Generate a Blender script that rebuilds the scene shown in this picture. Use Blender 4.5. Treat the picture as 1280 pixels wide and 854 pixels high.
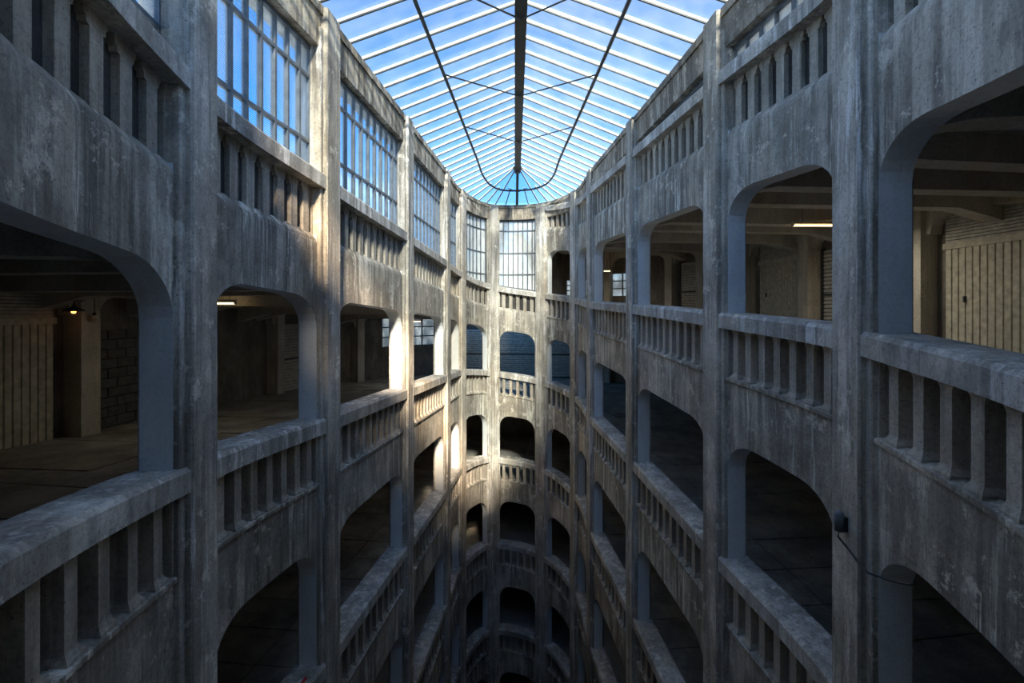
import bpy, bmesh, math, random
from mathutils import Vector, Matrix
R = math.radians
rnd = random.Random(7)
for o in list(bpy.data.objects): bpy.data.objects.remove(o)
scn = bpy.context.scene
col = scn.collection
S = 3.2            # storey height = pitch of the spiral ramp
ZC = 18.6          # eye height above the bottom of the light well
F_PX = 560.0

# ------------------------------------------------------------------ camera
cam = bpy.data.cameras.new('camera'); co = bpy.data.objects.new('camera', cam); col.objects.link(co)
cam.sensor_width = 36; cam.sensor_fit = 'HORIZONTAL'; cam.lens = F_PX/1280*36
cam.shift_y = -37/1280
cam.clip_start = .05; cam.clip_end = 500
co.location = (0, 0, ZC); co.rotation_euler = (R(90), 0, 0)
scn.camera = co
# ------------------------------------------------------------------ sky, sun, exposure
SKY_K = .118
SUN_AZ, SUN_EL = R(10.5), R(33)
scn.view_settings.view_transform = 'Standard'; scn.view_settings.look = 'None'
scn.view_settings.gamma = 1; scn.view_settings.exposure = 1.72
w = bpy.data.worlds.new('sky'); scn.world = w; w.use_nodes = True
nt = w.node_tree; nt.nodes.clear()
def N(t, tp, **kw):
    n = t.nodes.new(tp)
    for k, v in kw.items(): setattr(n, k, v)
    return n
def ramp(t, stops, interp='LINEAR'):
    n = t.nodes.new('ShaderNodeValToRGB'); e = n.color_ramp.elements; n.color_ramp.interpolation = interp
    while len(e) < len(stops): e.new(.5)
    for el, (p, c) in zip(e, stops):
        el.position = p; el.color = (c, c, c, 1) if isinstance(c, (int, float)) else (*c, 1)
    return n
tc = N(nt, 'ShaderNodeTexCoord'); sx = N(nt, 'ShaderNodeSeparateXYZ')
nt.links.new(tc.outputs['Generated'], sx.inputs[0])
sky = N(nt, 'ShaderNodeTexSky', sky_type='NISHITA'); sky.sun_disc = False; sky.sun_elevation = SUN_EL; sky.sun_rotation = math.pi-SUN_AZ
sky.air_density = 1.0; sky.dust_density = 2.0; sky.altitude = 2500; sky.ozone_density = 4.0
sg = N(nt, 'ShaderNodeMixRGB', blend_type='MULTIPLY'); sg.inputs[0].default_value = 1; sg.inputs[2].default_value = (SKY_K, SKY_K, SKY_K, 1)
hs = N(nt, 'ShaderNodeHueSaturation'); hs.inputs['Saturation'].default_value = 1.5; hs.inputs['Hue'].default_value = .49
nt.links.new(sky.outputs[0], sg.inputs[1]); nt.links.new(sg.outputs[0], hs.inputs['Color']); gr = hs
mp = N(nt, 'ShaderNodeMapping'); mp.inputs['Scale'].default_value = (1, 1, 2.2); mp.inputs['Location'].default_value = (.35, 0.1, .1)
nz = N(nt, 'ShaderNodeTexNoise'); nz.inputs['Scale'].default_value = 2.6; nz.inputs['Detail'].default_value = 7; nz.inputs['Roughness'].default_value = .6
nt.links.new(tc.outputs['Generated'], mp.inputs[0]); nt.links.new(mp.outputs[0], nz.inputs[0])
cr = ramp(nt, [(.47, 0), (.66, 1)])
nt.links.new(nz.outputs[0], cr.inputs[0])
lo = ramp(nt, [(.0, .9), (.27, .75), (.33, .10), (.55, .03)])          # clouds gather low in the sky
nt.links.new(sx.outputs[2], lo.inputs[0])
mu = N(nt, 'ShaderNodeMath', operation='MULTIPLY'); nt.links.new(cr.outputs[0], mu.inputs[0]); nt.links.new(lo.outputs[0], mu.inputs[1])
mx = N(nt, 'ShaderNodeMixRGB'); mx.inputs[2].default_value = (.95, .95, .97, 1)
nt.links.new(mu.outputs[0], mx.inputs[0]); nt.links.new(gr.outputs[0], mx.inputs[1])
hz = ramp(nt, [(0, .55), (.20, .38), (.29, .12), (.36, 0)]); nt.links.new(sx.outputs[2], hz.inputs[0])      # haze low over the roofs
mz = N(nt, 'ShaderNodeMixRGB'); mz.inputs[2].default_value = (.42, .46, .50, 1); nt.links.new(hz.outputs[0], mz.inputs[0]); nt.links.new(mx.outputs[0], mz.inputs[1])
bg = N(nt, 'ShaderNodeBackground'); bg.inputs['Strength'].default_value = 1.0
ou = N(nt, 'ShaderNodeOutputWorld'); nt.links.new(mz.outputs[0], bg.inputs[0]); nt.links.new(bg.outputs[0], ou.inputs[0])
sl = bpy.data.lights.new('sun', 'SUN'); sl.energy = 5.2; sl.angle = R(6.5); sl.color = (1, .82, .60)
so = bpy.data.objects.new('sun', sl); col.objects.link(so)
sd = Vector((math.sin(SUN_AZ)*math.cos(SUN_EL), -math.cos(SUN_AZ)*math.cos(SUN_EL), math.sin(SUN_EL)))
so.rotation_euler = sd.to_track_quat('Z', 'Y').to_euler(); so.location = (12, -20, 45)

# ------------------------------------------------------------------ materials
def newmat(name):
    m = bpy.data.materials.new(name); m.use_nodes = True; t = m.node_tree
    b = t.nodes['Principled BSDF']; return m, t, b
def plain(name, c, rough=.6, metal=0, spec=.4, bump=0, bscale=60):
    m, t, b = newmat(name)
    g = N(t, 'ShaderNodeNewGeometry'); n = N(t, 'ShaderNodeTexNoise'); n.inputs['Scale'].default_value = 9; n.inputs['Detail'].default_value = 5
    t.links.new(g.outputs['Position'], n.inputs[0])
    r = ramp(t, [(.3, tuple(x*.72 for x in c)), (.7, tuple(min(1, x*1.2) for x in c))])
    t.links.new(n.outputs[0], r.inputs[0]); t.links.new(r.outputs[0], b.inputs['Base Color'])
    b.inputs['Roughness'].default_value = rough; b.inputs['Metallic'].default_value = metal
    b.inputs['Specular IOR Level'].default_value = spec
    return m
def concrete(name, dark, mid, light, streak=.5, lime=.35, stain=.5, rough=.85, bump=.35, fine_k=.8):
    """weathered concrete: patches, vertical run-off streaks, lime and soot"""
    m, t, b = newmat(name); L = t.links.new
    g = N(t, 'ShaderNodeNewGeometry')
    def noise(scale, sc, detail=6, rough=.6, off=(0, 0, 0)):
        mp = N(t, 'ShaderNodeMapping'); mp.inputs['Scale'].default_value = sc; mp.inputs['Location'].default_value = off
        n = N(t, 'ShaderNodeTexNoise'); n.inputs['Scale'].default_value = scale; n.inputs['Detail'].default_value = detail; n.inputs['Roughness'].default_value = rough
        L(g.outputs['Position'], mp.inputs[0]); L(mp.outputs[0], n.inputs[0]); return n.outputs[0]
    def mix(fac, a, c2, mode='MIX', f=None):
        x = N(t, 'ShaderNodeMixRGB', blend_type=mode)
        if isinstance(fac, (int, float)): x.inputs[0].default_value = fac
        else: L(fac, x.inputs[0])
        for i, v in ((1, a), (2, c2)):
            if isinstance(v, tuple): x.inputs[i].default_value = (*v, 1)
            else: L(v, x.inputs[i])
        return x.outputs[0]
    def rp(src, stops):
        r = ramp(t, stops); L(src, r.inputs[0]); return r.outputs[0]
    def mul(a, k):
        x = N(t, 'ShaderNodeMath', operation='MULTIPLY'); L(a, x.inputs[0])
        if isinstance(k, (int, float)): x.inputs[1].default_value = k
        else: L(k, x.inputs[1])
        return x.outputs[0]
    patch = noise(1.3, (1, 1, .8), 9, .62)
    c = rp(patch, [(.34, dark), (.5, mid), (.64, light)])
    st1 = noise(11, (1, 1, .03), 5, .65); st2 = noise(5.5, (1, 1, .075), 8, .72, (3, 1, 0)); st3 = noise(3.2, (1, 1, .10), 8, .7, (8, 4, 0))
    gate = rp(noise(.8, (1, 1, .9), 3, .5, (4, 4, 4)), [(.38, .25), (.60, 1)])
    c = mix(mul(mul(rp(st1, [(.47, 0), (.58, 1)]), gate), streak), c, tuple(x*.40 for x in dark))
    c = mix(mul(rp(st3, [(.52, 0), (.60, 1)]), streak*.8), c, tuple(x*.5 for x in dark))
    big = noise(1.1, (1, 1, .6), 10, .74, (7, 2, 5))
    c = mix(mul(rp(big, [(.50, 0), (.545, 1)]), stain), c, tuple(x*.62 for x in dark))
    c = mix(mul(mul(rp(st2, [(.55, 0), (.60, 1)]), gate), lime), c, tuple(min(1, x*1.35+.05) for x in light))
    fl = noise(3.4, (1, 1, .85), 12, .78, (1, 9, 4))
    c = mix(mul(rp(fl, [(.575, 0), (.595, 1)]), lime*.8), c, tuple(min(1, x*1.2+.03) for x in light))
    warm = noise(.7, (1, 1, .25), 6, .6, (5, 5, 1))
    c = mix(mul(rp(warm, [(.48, 0), (.66, 1)]), .5), c, (1.0, .83, .62), 'MULTIPLY')
    fine = noise(30, (1, 1, 1), 8, .75)
    c = mix(fine_k, c, rp(fine, [(.28, .40), (.52, .95), (.8, 1.0)]), 'MULTIPLY')
    pit = noise(55, (1, 1, 1), 2, .5, (2, 2, 2))
    c = mix(mul(rp(pit, [(.66, 0), (.70, 1)]), .85*fine_k), c, tuple(x*.25 for x in dark))
    L(c, b.inputs['Base Color'])
    b.inputs['Roughness'].default_value = rough; b.inputs['Specular IOR Level'].default_value = .3
    hsum = mix(.5, fine, fl); hsum = mix(.25, hsum, st1)
    bp = N(t, 'ShaderNodeBump'); bp.inputs['Strength'].default_value = bump; bp.inputs['Distance'].default_value = .03
    L(hsum, bp.inputs['Height']); L(bp.outputs[0], b.inputs['Normal'])
    return m
def glass(name, clear, frost, tint=(.9, .95, 1), rib=0, dirt=.5):
    """thin wired glass: clear share lets sky and sun through, frosted share scatters both ways"""
    m, t, b = newmat(name); L = t.links.new; t.nodes.remove(b)
    out = t.nodes['Material Output']
    g = N(t, 'ShaderNodeNewGeometry')
    tr = N(t, 'ShaderNodeBsdfTransparent'); tr.inputs[0].default_value = (*tint, 1)
    di = N(t, 'ShaderNodeBsdfDiffuse'); tl = N(t, 'ShaderNodeBsdfTranslucent')
    n = N(t, 'ShaderNodeTexNoise'); n.inputs['Scale'].default_value = 2.2; n.inputs['Detail'].default_value = 6
    mpz = N(t, 'ShaderNodeMapping'); mpz.inputs['Scale'].default_value = (1, 1, .5)
    L(g.outputs['Position'], mpz.inputs[0]); L(mpz.outputs[0], n.inputs[0])
    r = ramp(t, [(.35, frost*.55), (.7, min(1, frost*1.35))]); L(n.outputs[0], r.inputs[0])
    dcol = ramp(t, [(.3, (.72, .74, .73)), (.65, (.93, .94, .92))]); L(n.outputs[0], dcol.inputs[0])
    L(dcol.outputs[0], di.inputs[0]); L(dcol.outputs[0], tl.inputs[0])
    a = N(t, 'ShaderNodeMixShader'); a.inputs[0].default_value = .5 if rib else .22; L(di.outputs[0], a.inputs[1]); L(tl.outputs[0], a.inputs[2])
    fac = r.outputs[0]
    if rib:                                                     # embedded wire / ribs
        wv = N(t, 'ShaderNodeTexWave'); wv.inputs['Scale'].default_value = rib; wv.inputs['Distortion'].default_value = .6; wv.inputs['Detail'].default_value = 2
        wv.bands_direction = 'Z' if name != 'roof_glass' else 'X'
        L(g.outputs['Position'], wv.inputs[0])
        wr = ramp(t, [(.55, 0), (.95, .28)]); L(wv.outputs[1], wr.inputs[0])
        ad = N(t, 'ShaderNodeMath', operation='ADD', use_clamp=True); L(fac, ad.inputs[0]); L(wr.outputs[0], ad.inputs[1]); fac = ad.outputs[0]
    b1 = N(t, 'ShaderNodeMixShader'); L(fac, b1.inputs[0]); L(tr.outputs[0], b1.inputs[1]); L(a.outputs[0], b1.inputs[2])
    gl = N(t, 'ShaderNodeBsdfGlossy'); gl.inputs['Roughness'].default_value = .18
    lw = N(t, 'ShaderNodeLayerWeight'); fp = N(t, 'ShaderNodeMath', operation='POWER'); fp.inputs[1].default_value = 5
    L(lw.outputs['Facing'], fp.inputs[0]); fr = N(t, 'ShaderNodeMath', operation='MULTIPLY_ADD'); fr.inputs[1].default_value = .45; fr.inputs[2].default_value = .02
    L(fp.outputs[0], fr.inputs[0])
    b2 = N(t, 'ShaderNodeMixShader'); L(fr.outputs[0], b2.inputs[0]); L(b1.outputs[0], b2.inputs[1]); L(gl.outputs[0], b2.inputs[2])
    L(b2.outputs[0], out.inputs[0]); return m
def emit(name, c, s):
    m, t, b = newmat(name); b.inputs['Base Color'].default_value = (*c, 1)
    b.inputs['Emission Color'].default_value = (*c, 1); b.inputs['Emission Strength'].default_value = s; return m
M = {}
M['wall'] = concrete('board_marked_concrete', (0.320, 0.298, 0.261), (0.550, 0.513, 0.449), (0.742, 0.697, 0.621), .75, .8, .5, bump=.6)
M['pil'] = concrete('pillar_concrete', (0.390, 0.360, 0.318), (0.611, 0.573, 0.505), (0.832, 0.785, 0.705), .7, .75, .35, bump=.5)
M['cope'] = concrete('coping_concrete', (0.384, 0.367, 0.338), (0.614, 0.589, 0.541), (0.845, 0.817, 0.756), .5, .7, .4, bump=.6)
M['bal'] = concrete('baluster_concrete', (0.371, 0.336, 0.289), (0.538, 0.494, 0.424), (0.678, 0.627, 0.547), .4, .35, .3, bump=.7)
M['panel'] = concrete('dark_panel_concrete', (.05, .049, .047), (.10, .096, .09), (.17, .16, .145), .5, .2, .4)  # much darker than the other concrete
M['jamb'] = concrete('painted_jamb_concrete', (.74, .78, .82), (.84, .88, .91), (.90, .92, .94), .08, .15, .05, bump=.2, fine_k=.35)
M['eave'] = concrete('eave_concrete', (0.250, 0.217, 0.174), (0.500, 0.439, 0.354), (0.750, 0.681, 0.570), .75, .6, .7, bump=.7)
M['slab'] = concrete('floor_slab_concrete', (0.243, 0.241, 0.233), (0.392, 0.388, 0.369), (0.540, 0.535, 0.505), .05, .1, .4, rough=.5)
M['soffit'] = concrete('ceiling_concrete', (.54, .52, .48), (.68, .655, .61), (.76, .73, .69), .1, .1, .2, bump=.2)
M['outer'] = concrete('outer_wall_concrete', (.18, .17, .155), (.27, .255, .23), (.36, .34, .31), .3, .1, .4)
M['white'] = concrete('limewashed_concrete', (.50, .475, .41), (.66, .63, .555), (.76, .73, .65), .2, .1, .2, bump=.2)
M['steel'] = plain('dark_painted_steel', (.05, .055, .06), .5, .3)
M['bar'] = plain('grey_window_steel', (.16, .18, .20), .5, .2)
M['rafter'] = plain('white_painted_bar', (.72, .72, .70), .45)
M['door'] = plain('cream_painted_boards', (.60, .575, .47), .6)
M['shutter'] = plain('grey_roller_slats', (.56, .54, .49), .6, 0)
M['block'] = plain('dark_block', (.12, .115, .11), .9)
M['black'] = plain('black_plastic', (.02, .02, .022), .4)
M['red'] = plain('red_paint', (.5, .03, .03), .5)
M['roofglass'] = glass('roof_glass', .8, .07, (.86, .94, 1), 26)
M['glass'] = glass('wired_window_glass', .6, .16, (.80, .91, 1), 14)
M['endglass'] = glass('frosted_end_glass', .4, .92, (.95, .96, .95), 0)
M['lampglass'] = glass('clear_lamp_glass', .7, .15, (1, 1, 1), 0)
M['tube'] = emit('lit_tube', (1, .74, .36), 1.1)
M['bulb'] = emit('lit_bulb', (1, .36, .08), 1.6)

# ------------------------------------------------------------------ plan of the light well
# pillars, clockwise from the near left: N1, L1..L5, E1, E2, R5..R1, N2, then the near end
NODES = [(-1.85, 1.15), (-2.66, 3.74), (-2.50, 6.06), (-2.19, 9.30), (-1.875, 12.69), (-1.66, 14.75), (-.71, 16.70),
         (1.09, 16.48), (2.08, 14.80), (2.245, 12.65), (2.53, 9.35), (2.785, 6.10), (2.94, 3.82), (2.10, 1.15), (.12, .42)]
NN = len(NODES)
HN = [-.300, -.392, -.438, -.490, -.549, -.587, -.687, -.779, -.850, -.905, -.948, -1.0, -1.043, -1.135, -1.22, -1.30]
def raw(u):
    i = math.floor(u); t = u-i
    p = [Vector(NODES[(i+k) % NN]) for k in (-1, 0, 1, 2)]
    # centripetal-ish Catmull-Rom via non-uniform tangents
    d0, d1, d2 = [max(1e-6, (p[k+1]-p[k]).length)**.5 for k in range(3)]
    m1 = ((p[1]-p[0])/d0-(p[2]-p[0])/(d0+d1)+(p[2]-p[1])/d1)*d1
    m2 = ((p[2]-p[1])/d1-(p[3]-p[1])/(d1+d2)+(p[3]-p[2])/d2)*d1
    t2, t3 = t*t, t*t*t
    return p[1]*(2*t3-3*t2+1)+m1*(t3-2*t2+t)+p[2]*(-2*t3+3*t2)+m2*(t3-t2)
def frame(u):
    p = raw(u); e = 1e-3
    t = (raw(u+e)-raw(u-e)).normalized()
    return p, t, Vector((-t.y, t.x))
def hh(u):
    i = math.floor(u); t = u-i
    k = i//NN; i = i % NN
    return HN[i]*(1-t)+HN[i+1]*t - k
def railz(u, j): return ZC+(hh(u)-j)*S
def P(u, off, z):
    p, t, n = frame(u); return Vector((p.x+n.x*off, p.y+n.y*off, z))
LEN = []
for i in range(NN):
    LEN.append(sum((raw(i+(k+1)/24)-raw(i+k/24)).length for k in range(24)))
TAB = []
for i in range(NN):
    a = [0]
    for k in range(48): a.append(a[-1]+(raw(i+(k+1)/48)-raw(i+k/48)).length)
    TAB.append(a)
def at_len(i, d):
    """curve parameter at the length d into bay i"""
    a = TAB[i]; d = min(max(d, 0), a[-1])
    for k in range(48):
        if a[k+1] >= d: return i+(k+(d-a[k])/(a[k+1]-a[k]+1e-9))/48
    return i+1
PIL_W, JAMB = .38, .27
LINTEL, EAVE, RIDGE = ZC+1.08*S, ZC+1.25*S, ZC+1.565*S
COPE_T, BAL_H, OPEN_TOP = .20, .62, 1.62
def jtop(i): return -2 if 7 <= i <= 12 else -1

# ------------------------------------------------------------------ mesh helpers
class MB:
    def __init__(s): s.v = []; s.f = []; s.mi = []
    def face(s, idx, mi=0): s.f.append(idx); s.mi.append(mi)
    def add(s, vs): b = len(s.v); s.v += [Vector(x) for x in vs]; return b
    def sweep(s, rings, mi=0, closed=False):
        n = len(rings[0]); b = s.add([p for r in rings for p in r]); m = len(rings)
        for k in range(m if closed else m-1):
            k2 = (k+1) % m
            for q in range(n):
                q2 = (q+1) % n; s.face((b+k*n+q, b+k*n+q2, b+k2*n+q2, b+k2*n+q), mi)
        if not closed:
            s.face(tuple(b+q for q in range(n)), mi); s.face(tuple(b+(m-1)*n+q for q in reversed(range(n))), mi)
    def box(s, c, sx, sy, sz, rot=0, mi=0):
        ca, sa = math.cos(rot), math.sin(rot); vs = []
        for z in (-1, 1):
            for x, y in ((-1, -1), (1, -1), (1, 1), (-1, 1)):
                X, Y = x*sx/2, y*sy/2; vs.append((c[0]+X*ca-Y*sa, c[1]+X*sa+Y*ca, c[2]+z*sz/2))
        s.sweep([vs[:4], vs[4:]], mi)
    def beam(s, a, b, wd, ht, mi=0, up=Vector((0, 0, 1))):
        a, b = Vector(a), Vector(b); d = (b-a).normalized(); side = d.cross(up)
        if side.length < 1e-4: side = Vector((1, 0, 0))
        side.normalize(); u2 = side.cross(d).normalized()
        s.sweep([[p+side*wd/2*x+u2*ht/2*y for x, y in ((-1, -1), (1, -1), (1, 1), (-1, 1))] for p in (a, b)], mi)
    def tube(s, pts, r, n=8, mi=0):
        pts = [Vector(p) for p in pts]; rings = []
        for k, p in enumerate(pts):
            d = (pts[min(k+1, len(pts)-1)]-pts[max(k-1, 0)]).normalized()
            x = d.cross(Vector((.3, .2, 1))).normalized(); y = x.cross(d)
            rr = r[k] if isinstance(r, (list, tuple)) else r
            rings.append([p+(x*math.cos(2*math.pi*q/n)+y*math.sin(2*math.pi*q/n))*rr for q in range(n)])
        s.sweep(rings, mi)
    def lathe(s, c, prof, n=14, mi=0):
        c = Vector(c)
        s.sweep([[c+Vector((r*math.cos(2*math.pi*q/n), r*math.sin(2*math.pi*q/n), z)) for q in range(n)] for r, z in prof], mi)
    def mesh(s, name, mats, loc=(0, 0, 0), smooth=False):
        me = bpy.data.meshes.new(name); L = Vector(loc)
        me.from_pydata([v-L for v in s.v], [], s.f)
        for m in (mats if isinstance(mats, (list, tuple)) else [mats]): me.materials.append(m)
        me.polygons.foreach_set('material_index', s.mi)
        bm = bmesh.new(); bm.from_mesh(me); bmesh.ops.recalc_face_normals(bm, faces=bm.faces); bm.to_mesh(me); bm.free()
        if smooth: me.polygons.foreach_set('use_smooth', [True]*len(me.polygons))
        me.update(); return me
    def build(s, name, mats, parent=None, smooth=False, loc=None):
        base = world_loc(parent) if parent else Vector((0, 0, 0))
        if loc is None: loc = base if parent else Vector((0, 0, 0))
        o = bpy.data.objects.new(name, s.mesh(name, mats, loc, smooth)); col.objects.link(o)
        o.location = Vector(loc)-base
        if parent: o.parent = parent
        return o
def world_loc(o):
    l = Vector(o.location); p = o.parent
    while p: l += Vector(p.location); p = p.parent
    return l
def empty(name, loc, kind=None, label=None, cat=None, group=None, parent=None):
    o = bpy.data.objects.new(name, None); col.objects.link(o); o.location = loc; o.empty_display_size = .2
    if parent: o.parent = parent; o.location = Vector(loc)-world_loc(parent)
    if kind: o['kind'] = kind
    tag(o, label, cat, group); return o
def tag(o, label=None, cat=None, group=None):
    if label: o['label'] = label
    if cat: o['category'] = cat
    if group: o['group'] = group
    return o
def place(name, me, parent, loc, rz=0, scale=None):
    o = bpy.data.objects.new(name, me); col.objects.link(o); o.parent = parent
    o.location = Vector(loc)-world_loc(parent); o.rotation_euler = (0, 0, rz)
    if scale: o.scale = scale
    return o
def us(u0, u1, n): return [u0+(u1-u0)*k/n for k in range(n+1)]
def ribbon(mb, ul, sec, mi=0):
    """sweep the section sec(u) -> [(off, z)...] along the wall"""
    mb.sweep([[P(u, o, z) for o, z in sec(u)] for u in ul], mi)

# ------------------------------------------------------------------ the setting
wall_left = empty('wall_left', (-2.2, 9.3, 0), 'structure', 'left wall of the light well with arched openings, below tall windows', 'wall')
wall_back = empty('wall_back', (.2, 16.9, 0), 'structure', 'curved end wall of the light well with narrow arched openings', 'wall')
wall_right = empty('wall_right', (2.5, 9.3, 0), 'structure', 'right wall of the light well with arched openings on every level', 'wall')
def wall_of(i): return wall_left if i <= 4 else (wall_back if i <= 7 else wall_right)
def arch_drop(d, L_, rx, rz):
    d = min(d, L_-d)
    if d >= rx: return 0
    q = (rx-max(d, 0))/rx
    return rz*(1-math.sqrt(max(0, 1-q*q)))
def spandrel(i, j, blind=False):
    """concrete wall of one bay and level: parapet beam over an opening with rounded corners and its two jambs"""
    L_ = LEN[i]; d0, d1 = PIL_W/2-.02, L_-PIL_W/2+.02; a0, a1 = JAMB, L_-JAMB
    rx = min(.50, (a1-a0)*.29); rz = .40
    mb = MB(); th = .24
    ztop = lambda u: railz(u, j)-COPE_T-BAL_H
    ds = [a0+rx*(1-math.cos(math.pi/2*k/7)) for k in range(8)]
    ds += [a0+rx+(a1-a0-2*rx)*k/8 for k in range(1, 8)]
    ds += [a1-rx*(1-math.cos(math.pi/2*k/7)) for k in range(7, -1, -1)]
    def strip(dl, zb, mi_bot):
        ul = [at_len(i, d) for d in dl]
        n = len(ul); fr, bk = [], []
        for d, u in zip(dl, ul):
            zt = ztop(u); z0 = zb(d, u)
            fr.append((P(u, 0, z0), P(u, .06, zt+.0), P(u, -.035, zt-.015), P(u, -.035, zt-.05), P(u, 0, zt-.07)) if not blind else (P(u, 0, z0), P(u, .09, zt+.05), P(u, .06, zt+.02), P(u, .01, zt-.05), P(u, 0, zt-.10)))
            bk.append((P(u, th, z0), P(u, th, zt)))
        b = mb.add([p for q in fr for p in q]+[p for q in bk for p in q])
        for k in range(n-1):
            f0, f1, g0, g1 = b+5*k, b+5*k+5, b+5*n+2*k, b+5*n+2*k+2
            mb.face((f0, f1, f1+4, f0+4)); mb.face((f0+4, f1+4, f1+3, f0+3)); mb.face((f0+3, f1+3, f1+2, f0+2))
            mb.face((f0+2, f1+2, f1+1, f0+1)); mb.face((f0+1, f1+1, g1+1, g0+1)); mb.face((g0, g0+1, g1+1, g1))
            mb.face((f0, g0, g1, f1), mi_bot)
        return
    strip(ds, lambda d, u: railz(u, j)-OPEN_TOP-arch_drop(d-a0, a1-a0, rx, rz), 1)
    for dl, inner in (([d0, a0], 1), ([a1, d1], 0)):
        ul = [at_len(i, d) for d in dl]
        zb = lambda u: railz(u, j)-S-COPE_T-BAL_H-.02
        q = []
        for u in ul: q.append([P(u, o, z) for o, z in ((0, zb(u)), (0, ztop(u)), (th, ztop(u)), (th, zb(u)))])
        b = mb.add(q[0]+q[1])
        mb.face((b, b+4, b+5, b+1)); mb.face((b+2, b+6, b+7, b+3)); mb.face((b+1, b+5, b+6, b+2))
        e = b+4 if inner else b
        mb.face((e, e+1, e+2, e+3), 1)
    return mb.build('spandrel', [M['wall'], M['jamb']], wall_of(i))
BAY = ['nearest left bay', 'second left bay', 'third left bay', 'fourth left bay', 'narrow fifth left bay', 'left bay of the curved end',
       'middle bay of the curved end', 'right bay of the curved end', 'narrow fifth right bay', 'fourth right bay', 'third right bay', 'second right bay', 'nearest right bay']
ORD = ['top', 'second', 'third', 'fourth', 'fifth', 'sixth', 'seventh']
def baluster_mesh():
    mb = MB(); w_, d_, h = .10, .19, BAL_H
    prof = [(1.5, 1.3, -.03), (1.5, 1.3, .008), (1.05, 1.04, .05), (1, 1, .065), (1, 1, h-.075), (1.08, 1.0, h-.06), (1.4, 1.03, h-.03), (1.5, 1.03, h+.02)]
    mb.sweep([[(x*w_/2*a, y*d_/2*b, z) for x, y in ((-1, -1), (1, -1), (1, 1), (-1, 1))] for a, b, z in prof])
    return mb.mesh('baluster', M['bal'])
BALM = baluster_mesh()
def blind_mesh():
    mb = MB(); w_, d_, h = .12, .12, BAL_H
    prof = [(1, 1, -.03), (1, 1, .06), (1, 1, h-.11), (1.4, .97, h-.10), (1.42, .97, h-.065), (1.75, .97, h-.05), (1.8, .97, h+.02)]
    mb.sweep([[(x*w_/2*a, y*d_/2*b, z) for x, y in ((-1, -1), (1, -1), (1, 1), (-1, 1))] for a, b, z in prof])
    return mb.mesh('baluster', M['bal'])
BALMB = blind_mesh()
def balustrade(i, j, lvl, blind):
    L_ = LEN[i]; um = at_len(i, L_/2); base = P(um, 0, railz(um, j)-COPE_T-BAL_H)
    state = 'blind concrete balustrade with dark panels' if blind else ('weathered concrete balustrade' if i not in (5, 6, 7) else 'curved concrete balustrade')
    rt = empty('balustrade', base, None, '%s in the %s, %s row from the top' % (state, BAY[i], ORD[lvl]) if lvl else
               '%s in the %s, top row' % (state, BAY[i]), 'balustrade', 'blind balustrades of the top row' if blind else 'open concrete balustrades around the light well')
    d0, d1 = PIL_W/2-.03, L_-PIL_W/2+.03
    mb = MB(); ul = [at_len(i, d0+(d1-d0)*k/10) for k in range(11)]
    def sec(u):
        z = railz(u, j); return [(-.085, z-.035), (-.055, z), (.29, z), (.32, z-.03), (.32, z-COPE_T), (-.085, z-COPE_T)]
    ribbon(mb, ul, sec); mb.build('coping', M['cope'], rt)
    a0, a1 = JAMB+.02, L_-JAMB-.02
    n = max(4, round((a1-a0)/.262))
    for k in range(n):
        d = a0+(a1-a0)*(k+.5)/n; u = at_len(i, d); p, t, nn = frame(u)
        place('baluster', BALMB if blind else BALM, rt, P(u, .115 if blind else .11, railz(u, j)-COPE_T-BAL_H), math.atan2(t.y, t.x))
    for s_ in (0, 1):                                            # end posts beside the pillars
        d = (PIL_W/2+.03) if s_ == 0 else L_-PIL_W/2-.03; u = at_len(i, d); p, t, nn = frame(u); c = P(u, .15 if blind else .09, railz(u, j)-COPE_T-BAL_H/2)
        mb = MB(); mb.box(c, .12, .18, BAL_H+.04, math.atan2(t.y, t.x)); mb.build('end_post', M['bal'], rt)
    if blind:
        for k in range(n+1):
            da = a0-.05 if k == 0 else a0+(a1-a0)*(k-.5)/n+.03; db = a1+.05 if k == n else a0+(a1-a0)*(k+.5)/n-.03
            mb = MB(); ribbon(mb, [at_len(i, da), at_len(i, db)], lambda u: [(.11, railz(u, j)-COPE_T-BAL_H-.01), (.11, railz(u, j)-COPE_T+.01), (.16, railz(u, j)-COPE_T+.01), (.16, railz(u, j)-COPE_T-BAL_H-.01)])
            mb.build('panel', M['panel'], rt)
def in_view(i, j):
    for k in range(9):
        u = i+k/8; p = raw(u)
        if p.y < .8: continue
        x = 640+F_PX*p.x/p.y
        for dz in (0, -1.2):
            y = 390-F_PX*(railz(u, j)+dz-ZC)/p.y
            if -250 < x < 1530 and y < 1000: return True
    return False
ROWS = []
for i in range(13):
    for lvl, j in enumerate(range(jtop(i), 6)):
        if not in_view(i, j): continue
        ROWS.append((i, j, lvl)); spandrel(i, j, lvl == 0)
for i, j, lvl in ROWS: balustrade(i, j, lvl, lvl == 0)
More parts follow.
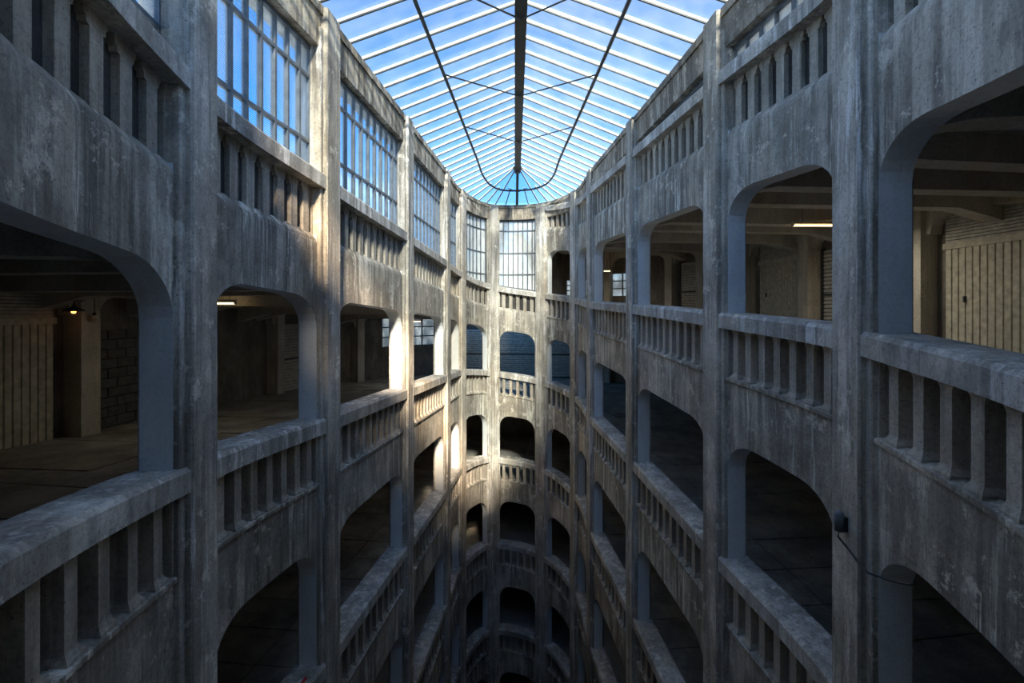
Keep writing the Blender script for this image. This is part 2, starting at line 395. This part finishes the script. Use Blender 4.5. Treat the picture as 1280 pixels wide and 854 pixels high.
# the closed wall above the photographer at the near end
wall_front = empty('wall_front', (0, .6, 0), 'structure', 'near wall of the light well around the photographer', 'wall')
mb = MB(); ribbon(mb, us(13, 15, 14), lambda u: [(0, ZC+.42*S), (0, ZC+.80*S), (.3, ZC+.80*S), (.3, ZC+.42*S)]); mb.build('spandrel', M['wall'], wall_front)
mb = MB(); ribbon(mb, us(13, 15, 14), lambda u: [(0, LINTEL), (0, EAVE-.02), (.3, EAVE-.02), (.3, LINTEL)]); mb.build('eave_beam', M['eave'], wall_front)
for k in range(12):
    ua, ub = 13.06+.155*k, 13.06+.155*(k+1)
    mb = MB(); ribbon(mb, [ua, ub], lambda u: [(.14, ZC+.79*S), (.14, LINTEL+.02), (.15, LINTEL+.02), (.15, ZC+.79*S)]); mb.build('pane', M['endglass'], wall_front)  # unseen glass band, added to bring more light onto the jambs
    p, t, n = frame(ub); mb = MB(); mb.box(P(ub, .14, (ZC+.80*S+LINTEL)/2), .05, .06, LINTEL-ZC-.80*S, math.atan2(t.y, t.x)); mb.build('glazing_bar', M['bar'], wall_front)
mb = MB(); ribbon(mb, us(13, 15, 14), lambda u: [(0, 0), (0, railz(u, -1)-.2), (.3, railz(u, -1)-.2), (.3, 0)]); mb.build('parapet', M['wall'], wall_front)  # unseen, closed down to the ground to keep low sky light out
# wall over the small windows and round the top: the eave beam
for wl, (ua, ub) in ((wall_left, (0, 5)), (wall_back, (5, 8)), (wall_right, (8, 13))):
    mb = MB(); ribbon(mb, us(ua, ub, int((ub-ua)*8)), lambda u: [(-.02, LINTEL), (-.02, EAVE-.12), (-.05, EAVE-.12), (-.05, EAVE), (.35, EAVE), (.35, LINTEL)])
    mb.build('eave_beam', M['eave'], wl)
# pillars
PL = {1: 'broad near pillar on the left', 2: 'second pillar from the front on the left', 3: 'third pillar from the front on the left', 4: 'fourth pillar from the front on the left',
      5: 'fifth left pillar, where the curved end begins', 6: 'sunlit pillar left of the middle bay of the curved end', 7: 'pillar right of the middle bay of the curved end',
      8: 'fifth right pillar, where the curved end begins', 9: 'fourth pillar from the front on the right', 10: 'third pillar from the front on the right',
      11: 'second pillar from the front on the right', 12: 'broad near pillar on the right carrying a small lamp', 0: 'left pillar beside the photographer', 13: 'right pillar beside the photographer'}
for i in range(14):
    p, t, n = frame(i); zb = 0 if 1 < i < 12 else ZC-9
    def sec(wd, o0, o1, c, z): 
        pts = [(-wd/2, o1), (-wd/2, o0+c), (-wd/2+c, o0), (wd/2-c, o0), (wd/2, o0+c), (wd/2, o1)]
        return [Vector((p.x+t.x*a+n.x*b, p.y+t.y*a+n.y*b, z)) for a, b in pts]
    rt = empty('pillar', (p.x, p.y, zb), None, 'weathered concrete '+PL[i], 'pillar', 'tall pillars of the light well')
    mb = MB(); zs = [zb+(EAVE-.01-zb)*k/6 for k in range(7)]
    mb.sweep([sec(PIL_W, -.10, .30, .018, z) for z in zs]); mb.build('shaft', M['pil'], rt)
    mb = MB(); mb.sweep([sec(PIL_W+.13, -.045, .26, .01, z) for z in (zb, EAVE-.3)]); mb.build('side_fillet', M['pil'], rt)

# ------------------------------------------------------------------ the spiral ramp: slabs, ceiling beams, outer wall
W_R = 6.2
floor = empty('floor', (0, 9, 0), 'structure', 'spiral ramp floor of dark concrete slabs behind the openings', 'floor'); ceiling = empty('ceiling', (0, 9, 0), 'structure', 'beamed concrete ceiling of the ramp behind the openings', 'ceiling'); outer = empty('wall_outer', (0, 24, 0), 'structure', 'outer wall of the ramp with pillars, deep behind the openings', 'wall')
def dspan(i, j): return (6.72, 7) if (i, j) in ((6, -1), (6, -2)) else (i, i+1)
def deck(i, j):
    mb = MB(); ul = us(*dspan(i, j), 6)
    ribbon(mb, ul, lambda u: [(.22, railz(u, j)-.90), (W_R+.2, railz(u, j)-.90), (W_R+.2, railz(u, j)-1.09), (.22, railz(u, j)-1.09)])
    return mb
decks = []
for i in range(15):
    for j in range(-2 if 6 <= i <= 14 else -1, 6):
        if i < 13 and not any(r[0] == i and r[1] in (j, j+1, j-1) for r in ROWS): continue
        if i >= 13 and j > 1: continue
        decks.append((i, j)); deck(i, j).build('ramp', M['soffit'], floor)
# concrete floor slabs with open joints, the largest in view
cnt = 0
cand = sorted([d for d in decks if d[0] < 13 and d[1] > jtop(d[0])], key=lambda d: (d[1], raw(d[0]+.5).y))
for i, j in cand:
    nt_ = max(2, round(LEN[i]*1.15/1.0))
    for r_ in range(3):
        o0, o1 = [(.24, 1.55), (1.57, 3.5), (3.52, W_R)][r_]
        for k in range(nt_):
            if cnt >= 300 and r_ < 3: break
            if j <= -1 and r_ == 0 and False: continue
            ua, ub = i+k/nt_, i+(k+1)/nt_
            e = .012/LEN[i]; mb = MB(); lift = rnd.uniform(-.008, .008)
            ribbon(mb, [ua+e, (ua+ub)/2, ub-e], lambda u: [(o0, railz(u, j)-.91), (o0, railz(u, j)-.855+lift), (o1, railz(u, j)-.855+lift), (o1, railz(u, j)-.91)])
            mb.build('floor_slab', M['slab'], floor); cnt += 1
# ceiling beams, radial from the pillars to the outer wall, plus one in the middle of long bays
for i, j in decks:
    for q in ([0, .5] if LEN[i] > 1.5 else [0]):
        u = i+q; p, t, n = frame(u); z = railz(u, j)-1.09
        if j > 2: continue
        mb = MB(); dep = .42 if q == 0 else .34
        mb.sweep([[P(u, o_, 0)+Vector((t.x*s_*.14, t.y*s_*.14, zz)) for s_, zz in ((-1, z+.03), (1, z+.03), (1, z-dp), (-1, z-dp))] for o_, dp in ((.22, dep+.1), (.8, dep), (W_R-.9, dep), (W_R, dep+.22))])
        mb.build('ceiling_beam', M['soffit'], ceiling)
# outer wall of the ramp; gaps hold windows
OWIN = {(5, 0): (.80, .995, 1.45, 2.8), (6, -1): (.75, .93, .95, 1.75), (7, -1): (.03, .13, .95, 2.05)}
owins = []
def wallpiece(ua, ub, zb, zt, n=4, off=W_R, th=.2):
    mb = MB(); ribbon(mb, us(ua, ub, n), lambda u: [(off, zb(u)), (off, zt(u)), (off+th, zt(u)), (off+th, zb(u))]); return mb
for i, j in decks:
    if j <= (-2 if 6 <= i <= 14 else -1): continue
    zb = lambda u, j=j: railz(u, j)-.95; zt = lambda u, j=j: railz(u, j-1)-1.05
    g = OWIN.get((i, j))
    ua_, ub_ = dspan(i, j)
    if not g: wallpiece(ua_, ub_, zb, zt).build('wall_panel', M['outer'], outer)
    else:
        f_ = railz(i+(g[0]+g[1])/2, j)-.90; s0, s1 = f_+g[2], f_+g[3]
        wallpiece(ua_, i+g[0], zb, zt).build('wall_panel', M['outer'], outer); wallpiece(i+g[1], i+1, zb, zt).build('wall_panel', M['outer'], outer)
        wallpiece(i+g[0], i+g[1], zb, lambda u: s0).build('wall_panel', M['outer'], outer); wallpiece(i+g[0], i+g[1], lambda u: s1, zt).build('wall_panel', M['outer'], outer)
        owins.append((i+g[0], i+g[1], s0, s1))
mb = MB(); mb.sweep([[P(u, .25, railz(6.72, -1)-1), P(u, .25, railz(6.72, -2)-1.05), P(u, W_R+.2, railz(6.72, -2)-1.05), P(u, W_R+.2, railz(6.72, -1)-1)] for u in (6.70, 6.72)])
mb.build('wall_panel', M['outer'], outer)
for i in range(15):                                              # outer wall below the lowest level that shows, added to stop daylight leaking in
    jl = max(j for a, j in decks if a == i)
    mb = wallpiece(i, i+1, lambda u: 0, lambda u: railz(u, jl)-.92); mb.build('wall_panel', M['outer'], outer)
# inner row of pillars against the outer wall, with curved haunches
def opillar(u, j):
    p, t, n = frame(u); z0 = railz(u, j)-.95; z1 = railz(u, j-1)-1.09
    c = P(u, W_R-.2, (z0+z1)/2); mb = MB(); mb.box(c, .36, .38, z1-z0, math.atan2(t.y, t.x))
    for s_ in (-1, 1):                                           # moulded capital, haunch towards the bay
        pts = [(.0, 0), (.55, 0), (.42, -.05), (.27, -.14), (.20, -.24), (.17, -.42), (.0, -.42)]
        mb.sweep([[P(u, o_, 0)+Vector((t.x*s_*(.1+a), t.y*s_*(.1+a), z1-.25+b)) for a, b in pts] for o_ in (W_R-.28, W_R-.02)])
    mb.build('interior_pillar', M['white'], outer)
def lintel(ua, ub, j):
    mb = MB(); ribbon(mb, us(ua, ub, 5), lambda u: [(W_R-.26, railz(u, j-1)-1.07), (W_R-.26, railz(u, j-1)-1.36), (W_R-.02, railz(u, j-1)-1.36), (W_R-.02, railz(u, j-1)-1.07)])
    mb.build('lintel', M['white'], outer)
OU = [(u, j) for u in (1.5, 2.62, 4.66, 5.63, 6.02, 7.02, 7.42, 7.74, 8.18, 9.22, 10.14, 11.2, 12) for j in (-1, 0, 1)]
OU = [(u, j) for u, j in OU if j > (-2 if u >= 7 else -1) and not (6 < u < 6.9) and (int(min(u, 12)), j) in decks]
for u, j in OU: opillar(u, j)
for (u, j) in OU:
    nx = [v for v, jj in OU if jj == j and v > u]
    if nx: lintel(u, min(nx), j)
g = MB(); g.box((0, 9, -.15), 120, 120, .3); o = g.build('ground', M['slab']); o['kind'] = 'structure'

# ------------------------------------------------------------------ windows
winno = [0]
def window(i, j, ncol, mats, minh=.05):
    """steel window of one bay between the coping of level j and the level lintel: panes and glazing bars"""
    winno[0] += 1
    L_ = LEN[i]; a0, a1 = PIL_W/2+.05, L_-PIL_W/2-.05; um = at_len(i, L_/2)
    rt = empty('window_%d' % winno[0], P(um, .14, railz(um, j)), 'structure', '%s of the %s, under the glass roof' % ('tall steel window' if i < 7 else 'low strip window', BAY[i]), 'window')
    levels = [LINTEL+.02] + [ZC+h_*S for h_ in (.953, .69, .44)]
    bot = lambda u: railz(u, j)-.02
    ups = [at_len(i, a0+(a1-a0)*k/ncol) for k in range(ncol+1)]
    for k in range(ncol):
        ua, ub = ups[k], ups[k+1]; ba, bb = bot(ua), bot(ub); mb_ = max(ba, bb)
        for q in range(4):
            zt = levels[q]; zl = levels[q+1] if q < 3 else -1e9
            if zt-mb_ < .02: break
            la, lb = max(zl, ba), max(zl, bb)
            mb = MB(); mb.sweep([[P(u, o_, z) for o_, z in ((.135, lo_), (.135, zt), (.143, zt), (.143, lo_))] for u, lo_ in ((ua, la), (ub, lb))])
            mb.build('pane', mats[(k*7+q*3+i) % len(mats)], rt)
    for k, u in enumerate(ups):
        if LINTEL-bot(u) < minh: continue
        p, t, n = frame(u); z0, z1 = bot(u), LINTEL+.02; mb = MB(); wd = .05 if k in (0, ncol) else .032
        mb.box(P(u, .13, (z0+z1)/2), wd, .06, z1-z0, math.atan2(t.y, t.x)); mb.build('glazing_bar', M['bar'], rt)
    for z in levels[1:]:
        ul = [u for u in us(ups[0], ups[-1], 24) if bot(u) < z-.03]
        if len(ul) < 2: continue
        mb = MB(); ribbon(mb, ul, lambda u: [(.10, z-.018), (.10, z+.018), (.16, z+.018), (.16, z-.018)]); mb.build('glazing_bar', M['bar'], rt)
    for zf in (lambda u: LINTEL-.02, lambda u: railz(u, j)+.02):
        mb = MB(); ribbon(mb, us(ups[0], ups[-1], 12), lambda u: [(.09, zf(u)-.03), (.09, zf(u)+.03), (.17, zf(u)+.03), (.17, zf(u)-.03)])
        if all(LINTEL-railz(u, j) > .04 for u in (ups[0], ups[-1])): mb.build('window_frame', M['bar'], rt)
for i, nc in ((0, 7), (1, 8), (2, 10), (3, 10), (4, 5)): window(i, -1, nc, [M['glass']])
for i, nc in ((5, 7), (6, 8)): window(i, -1, nc, [M['endglass']])
for i, nc in ((10, 8), (11, 7), (12, 6)): window(i, -2, nc, [M['endglass'], M['glass']])
# windows of the outer wall
for ua, ub, s0, s1 in owins:
    winno[0] += 1
    rt = empty('window_%d' % winno[0], P((ua+ub)/2, W_R+.1, s0), 'structure')
    Lw = (P(ub, W_R, 0)-P(ua, W_R, 0)).length; nc = max(2, round(Lw/.55)); nr = 3
    for k in range(nc):
        for q in range(nr):
            mb = MB(); ribbon(mb, [ua+(ub-ua)*k/nc, ua+(ub-ua)*(k+1)/nc], lambda u: [(W_R+.10, s0+(s1-s0)*q/nr), (W_R+.10, s0+(s1-s0)*(q+1)/nr), (W_R+.11, s0+(s1-s0)*(q+1)/nr), (W_R+.11, s0+(s1-s0)*q/nr)])
            mb.build('pane', M['endglass'], rt)
    for k in range(nc+1):
        u = ua+(ub-ua)*k/nc; p, t, n = frame(u); mb = MB(); mb.box(P(u, W_R+.10, (s0+s1)/2), .05, .07, s1-s0, math.atan2(t.y, t.x)); mb.build('glazing_bar', M['bar'], rt)
    for q in range(nr+1):
        z = s0+(s1-s0)*q/nr; mb = MB(); ribbon(mb, us(ua, ub, 4), lambda u: [(W_R+.07, z-.025), (W_R+.07, z+.025), (W_R+.13, z+.025), (W_R+.13, z-.025)]); mb.build('glazing_bar', M['bar'], rt)

# ------------------------------------------------------------------ glass roof
roof = empty('skylight', (.2, 9, EAVE), 'thing', 'ridged glass roof of white glazing bars and wired panes over the light well', 'roof')
APEX = Vector((.19, 15.25, RIDGE))
def xc(y): return .10+.006*y
def side_u(y, right):
    lo_, hi_ = (0, 6) if not right else (7, 13)
    f = lambda u: raw(u).y
    a, b = lo_, hi_
    for _ in range(40):
        m_ = (a+b)/2
        if (f(m_) < y) != right: a = m_
        else: b = m_
    return (a+b)/2
ys = [APEX.y-.448*k for k in range(0, 32)]
PAIR = {0: [], 1: []}
for right in (0, 1):
    for y in ys:
        e = P(side_u(y, right), .06, EAVE+.05); r = Vector((xc(y), y, RIDGE)); PAIR[right].append((e, r))
uL, uR = side_u(APEX.y, 0), side_u(APEX.y, 1)
napse = 12
apse = [(P(uL+(uR-uL)*k/(napse), .06, EAVE+.05), APEX.copy()) for k in range(1, napse)]
def rafter(e, r):
    d = (r-e).normalized(); mb = MB(); mb.beam(e, r, .026, .036); o = mb.build('rafter', M['rafter'], roof)
    mb = MB(); mb.beam(e+Vector((0, 0, -.03)), r+Vector((0, 0, -.03)), .024, .024); mb.build('flange', M['steel'], o)
seq = list(reversed(PAIR[0]))+apse+PAIR[1]
for k, (e, r) in enumerate(seq):
    rafter(e, r if not (len(PAIR[0]) <= k < len(PAIR[0])+len(apse)) else r+(e-r)*(.05 if (k-len(PAIR[0])) % 2 else .56))
for (e0, r0), (e1, r1) in zip(seq[:-1], seq[1:]):
    mb = MB(); up = Vector((0, 0, .03)); ps = [e0, e1, r1, r0] if (r1-r0).length > .01 else [e0, e1, r1]
    mb.sweep([[q+up for q in ps], [q+up+Vector((0, 0, .007)) for q in ps]]); mb.build('pane', M['roofglass'], roof)
mb = MB(); y1 = APEX.y; y0 = ys[-1]
mb.beam((xc(y0), y0, RIDGE-.10), (xc(y1), y1, RIDGE-.10), .14, .20); mb.beam((xc(y0), y0, RIDGE-.21), (xc(y1), y1, RIDGE-.21), .20, .025); mb.build('ridge_beam', M['steel'], roof)
um = (uL+uR)/2; mb = MB(); mb.beam(APEX+Vector((0, 0, -.1)), P(um, .05, EAVE+.02), .09, .14); mb.build('hip_beam', M['steel'], roof)
mb = MB(); mb.lathe(APEX+Vector((0, 0, -.24)), [(.02, -.06), (.10, -.04), (.12, .06), (.16, .16)], 12); mb.build('hub', M['steel'], roof)
pl = []
for e, r in seq: pl.append(r+(e-r)*.56+Vector((0, 0, -.10)))
mb = MB(); mb.tube(pl, .032, 6); mb.build('purlin', M['steel'], roof)
def purl(y, right): 
    e = P(side_u(y, right), .06, EAVE+.05); r = Vector((xc(y), y, RIDGE)); return r+(e-r)*.56+Vector((0, 0, -.12))
for y_a, y_b in ((8.2, 9.9), (10.5, 12.6), (5.6, 7.3)):
    for right in (0, 1):
        mb = MB(); mb.tube([purl(y_a, right), (xc(y_b), y_b, RIDGE-.24)], .014, 6); mb.build('tie_rod', M['steel'], roof)
for right in (0, 1):
    s_ = 1 if right else -1
    mb = MB(); c_ = Vector((xc(16.2), 16.2, EAVE+.33)); mb.tube([c_+Vector((s_*.36, -.12, .12)), c_], .012, 6); mb.build('tie_rod', M['steel'], roof)

# ------------------------------------------------------------------ garage doors, shutters and lamps along the ramp
def slat_mesh(wd, ht, dp, m, name='slat'):
    mb = MB(); mb.sweep([[(x, y, z) for x, y in ((-wd/2, dp/2), (-wd*.42, -dp/2), (wd*.42, -dp/2), (wd/2, dp/2))] for z in (0, ht)]); return mb.mesh(name, m)
def garage_door(ua, ub, j, label, off=W_R-.06):
    um = (ua+ub)/2; fz = lambda u: railz(u, j)-.86
    rt = empty('garage_door', P(um, off, fz(um)), None, label, 'garage door', 'garage doors along the ramp')
    A, B = P(ua, off, 0), P(ub, off, 0); d = (B-A); L_ = d.length; d.normalize(); rz = math.atan2(d.y, d.x)
    nrm = Vector((-d.y, d.x, 0)); n = int((L_-.5)/.125); zt = fz(um)+2.05
    for k in range(n):
        q = A+d*(.25+.125*(k+.5)); f_ = (k+.5)/n; zb = fz(ua+(ub-ua)*f_)
        me = slat_mesh(.115, zt-zb, .03, M['door']); place('board', me, rt, (q.x, q.y, zb), rz)
    mb = MB(); c = (A+B)/2; mb.box((c.x, c.y, zt+.06), L_-.44, .08, .12, rz); mb.build('header', M['door'], rt)
    mb = MB(); mb.box(((c+nrm*.03).x, (c+nrm*.03).y, (fz(um)+zt)/2), L_-.5, .02, zt-fz(um)-.2, rz); mb.build('backing', M['steel'], rt)
    mb = MB()
    for k in range(9): mb.box((c.x+nrm.x*.04, c.y+nrm.y*.04, zt+.15+.062*k), L_-.44, .03, .05, rz)
    o = mb.build('roller_box', M['shutter'], rt)
    mb = MB(); q = A+d*(.25+.125*3)-nrm*.03; mb.box((q.x, q.y, zt-1.0), .03, .05, .12, rz); mb.build('handle', M['steel'], rt)
def roller(ua, ub, j, label, off=W_R-.06, m='shutter'):
    um = (ua+ub)/2; f0 = railz(um, j)-.9
    rt = empty('roller_shutter', P(um, off, f0), None, label, 'shutter', 'roller shutters along the ramp')
    A, B = P(ua, off, 0), P(ub, off, 0); d = (B-A); L_ = d.length; d.normalize(); rz = math.atan2(d.y, d.x); c = (A+B)/2
    mb = MB(); ht = .105; mb.sweep([[(x, y, z) for y, z in ((.015, 0), (-.02, .02), (-.02, .07), (.015, .098))] for x in (-(L_-.5)/2, (L_-.5)/2)]); me = mb.mesh('slat', M[m])
    for k in range(22): place('slat', me, rt, (c.x, c.y, f0+.05+ht*k), rz)
    for s_ in (-1, 1):
        mb = MB(); q = c+d*s_*(L_/2-.22); mb.box((q.x, q.y, f0+1.2), .07, .08, 2.4, rz); mb.build('guide_rail', M['steel'], rt)
    mb = MB(); mb.box((c.x, c.y, f0+1.15), L_-.5, .055, .05, rz); mb.build('lock_bar', M['steel'], rt)
garage_door(10.18, 11.15, -1, 'cream vertical board garage door behind the nearest right bay')
roller(9.26, 10.10, -1, 'grey roller shutter between the two cream garage doors on the right')
garage_door(8.22, 9.18, -1, 'cream vertical board garage door behind the second right bay')
garage_door(1.56, 2.58, 0, 'pale vertical board garage door behind the nearest left bay')
roller(4.70, 5.25, 0, 'dark roller shutter beside a pillar behind the second left bay')
roller(6.06, 6.94, 0, 'wide grey roller shutter behind the middle bay of the curved end')
roller(7.45, 7.71, -1, 'narrow roller shutter behind the right bay of the curved end')

# dark blocks walling up one bay on the left
bw, bh = .40, .20
ub0, j0 = 3, 0
A, B = P(2.68, W_R-.05, 0), P(3.66, W_R-.05, 0); d = (B-A); Lb = d.length; d.normalize(); rz = math.atan2(d.y, d.x)
mb = MB(); mb.box((0, 0, 0), bw-.018, .08, bh-.016); bme = mb.mesh('block', M['block'])
for r_ in range(11):
    for k in range(int(Lb/bw)):
        q = A+d*(bw*(k+.5+(.5 if r_ % 2 else 0))); place('block', bme, outer, (q.x+rnd.uniform(-.006, .006), q.y, railz(3.17, 0)-.97+bh*(r_+.5)), rz)
def tube_light(p, L_, rz, label, e=14):
    rt = empty('fluorescent_light', p, None, label, 'lamp', 'strip lights on the ramp ceiling')
    mb = MB(); mb.box(p+Vector((0, 0, .055)), L_, .09, .05, rz); mb.build('fitting', M['white'], rt)
    dx = Vector((math.cos(rz), math.sin(rz), 0)); mb = MB(); mb.tube([p-dx*L_*.48, p+dx*L_*.48], .019, 8); mb.build('tube', M['tube'], rt)
    for s_ in (-1, 1):
        mb = MB(); mb.box(p+dx*s_*L_*.485+Vector((0, 0, .015)), .03, .05, .06, rz); mb.build('end_cap', M['white'], rt)
    for s_ in (-.35, .35):
        mb = MB(); mb.tube([p+dx*s_*L_+Vector((0, 0, .07)), p+dx*s_*L_+Vector((0, 0, .5))], .006, 6); mb.build('hanger', M['steel'], rt)
    li = bpy.data.lights.new('tube_glow', 'AREA'); li.shape = 'RECTANGLE'; li.size = L_; li.size_y = .05; li.energy = e; li.color = (1, .89, .70)
    lo_ = bpy.data.objects.new('tube_glow', li); col.objects.link(lo_); lo_.parent = rt; lo_.location = (0, 0, -.06); lo_.rotation_euler = (0, 0, rz)
def px(x, y, D): return Vector(((x-640)/F_PX*D, D, ZC+(390-y)/F_PX*D))
tube_light(px(1033, 282, 9.4), 1.45, 0, 'warm strip light on the ceiling behind the second right bay', 10)
tube_light(px(748, 339, 19), 1.05, 0, 'small warm strip light deep behind the fourth right bay', 5)
tube_light(px(270, 379.5, 9.1), .8, 0, 'warm strip light on the ceiling behind the second left bay', 1.5)
tube_light(px(521, 402, 17.6), .35, 0, 'tiny strip light above the far window on the left', 3)
# hooded lamp on the left interior pillar
p0 = px(92, 388, 8.1)
rt = empty('wall_lamp', p0, None, 'small hooded lamp glowing orange on the pillar behind the nearest left bay', 'lamp')
mb = MB(); mb.lathe(p0, [(.155, -.02), (.16, .0), (.10, .035), (.03, .06), (.02, .10)], 16); mb.build('shade', M['steel'], rt)
mb = MB(); mb.lathe(p0, [(.005, -.06), (.03, -.05), (.036, -.02), (.02, .01)], 10); mb.build('bulb', M['bulb'], rt)
mb = MB(); mb.tube([p0+Vector((0, 0, .09)), p0+Vector((0, .02, .16)), p0+Vector((-.03, .25, .18))], .014, 6); mb.build('bracket', M['steel'], rt)
p1 = px(118, 398, 8.6)
rt = empty('globe_lamp', p1, None, 'small pale globe lamp hanging right of the orange hooded lamp', 'lamp')
mb = MB(); mb.lathe(p1, [(.004, -.06), (.045, -.045), (.062, 0), (.045, .045), (.028, .06)], 14); mb.build('globe', M['white'], rt, True)
mb = MB(); mb.lathe(p1, [(.03, .055), (.03, .10), (.01, .12)], 10); mb.build('socket', M['black'], rt)
mb = MB(); mb.tube([p1+Vector((0, 0, .11)), p1+Vector((0, 0, .6))], .008, 6); mb.build('cord', M['black'], rt)
# small lamp and cable on the near right pillar
p, t, n = frame(12); F3 = lambda a, b, z: Vector((p.x+t.x*a+n.x*b, p.y+t.y*a+n.y*b, z))
zl = ZC-1.78; ax = .02
rt = empty('bulkhead_lamp', F3(ax, -.10, zl), None, 'small black-capped bulkhead lamp with a cable on the near right pillar', 'lamp')
mb = MB(); mb.box(F3(ax, -.115, zl-.02), .07, .03, .12, math.atan2(t.y, t.x)); mb.build('mount', M['black'], rt)
mb = MB(); mb.lathe(F3(ax, -.15, zl), [(.02, -.09), (.036, -.085), (.038, .05), (.03, .075), (.008, .085)], 14); mb.build('housing', M['bar'], rt, True)
mb = MB(); mb.lathe(F3(ax, -.15, zl), [(.0405, -.03), (.0415, .03), (.0405, .04)], 14); mb.build('lens', M['lampglass'], rt, True)
cp = [F3(ax, -.15, zl-.08), F3(ax+.01, -.165, zl-.13), F3(ax+.08, -.13, zl-.19), F3(ax+.20, -.125, zl-.235), F3(ax+.32, -.125, zl-.255), F3(ax+.40, -.06, zl-.25), F3(ax+.47, -.01, zl-.235), F3(ax+.55, .03, zl-.20)]
mb = MB(); mb.tube(cp, .009, 6); mb.build('cable', M['black'], rt)
# red paint mark on a coping
u = at_len(1, LEN[1]-.55); q = P(u, .02, railz(u, 1)+.002); pp, tt, n_ = frame(u)
mb = MB(); mb.box(q, .16, .045, .006, math.atan2(tt.y, tt.x)); o = mb.build('red_marker', M['red'], None, loc=q); tag(o, 'small red marker strip lying on the coping at bottom left', 'marker')
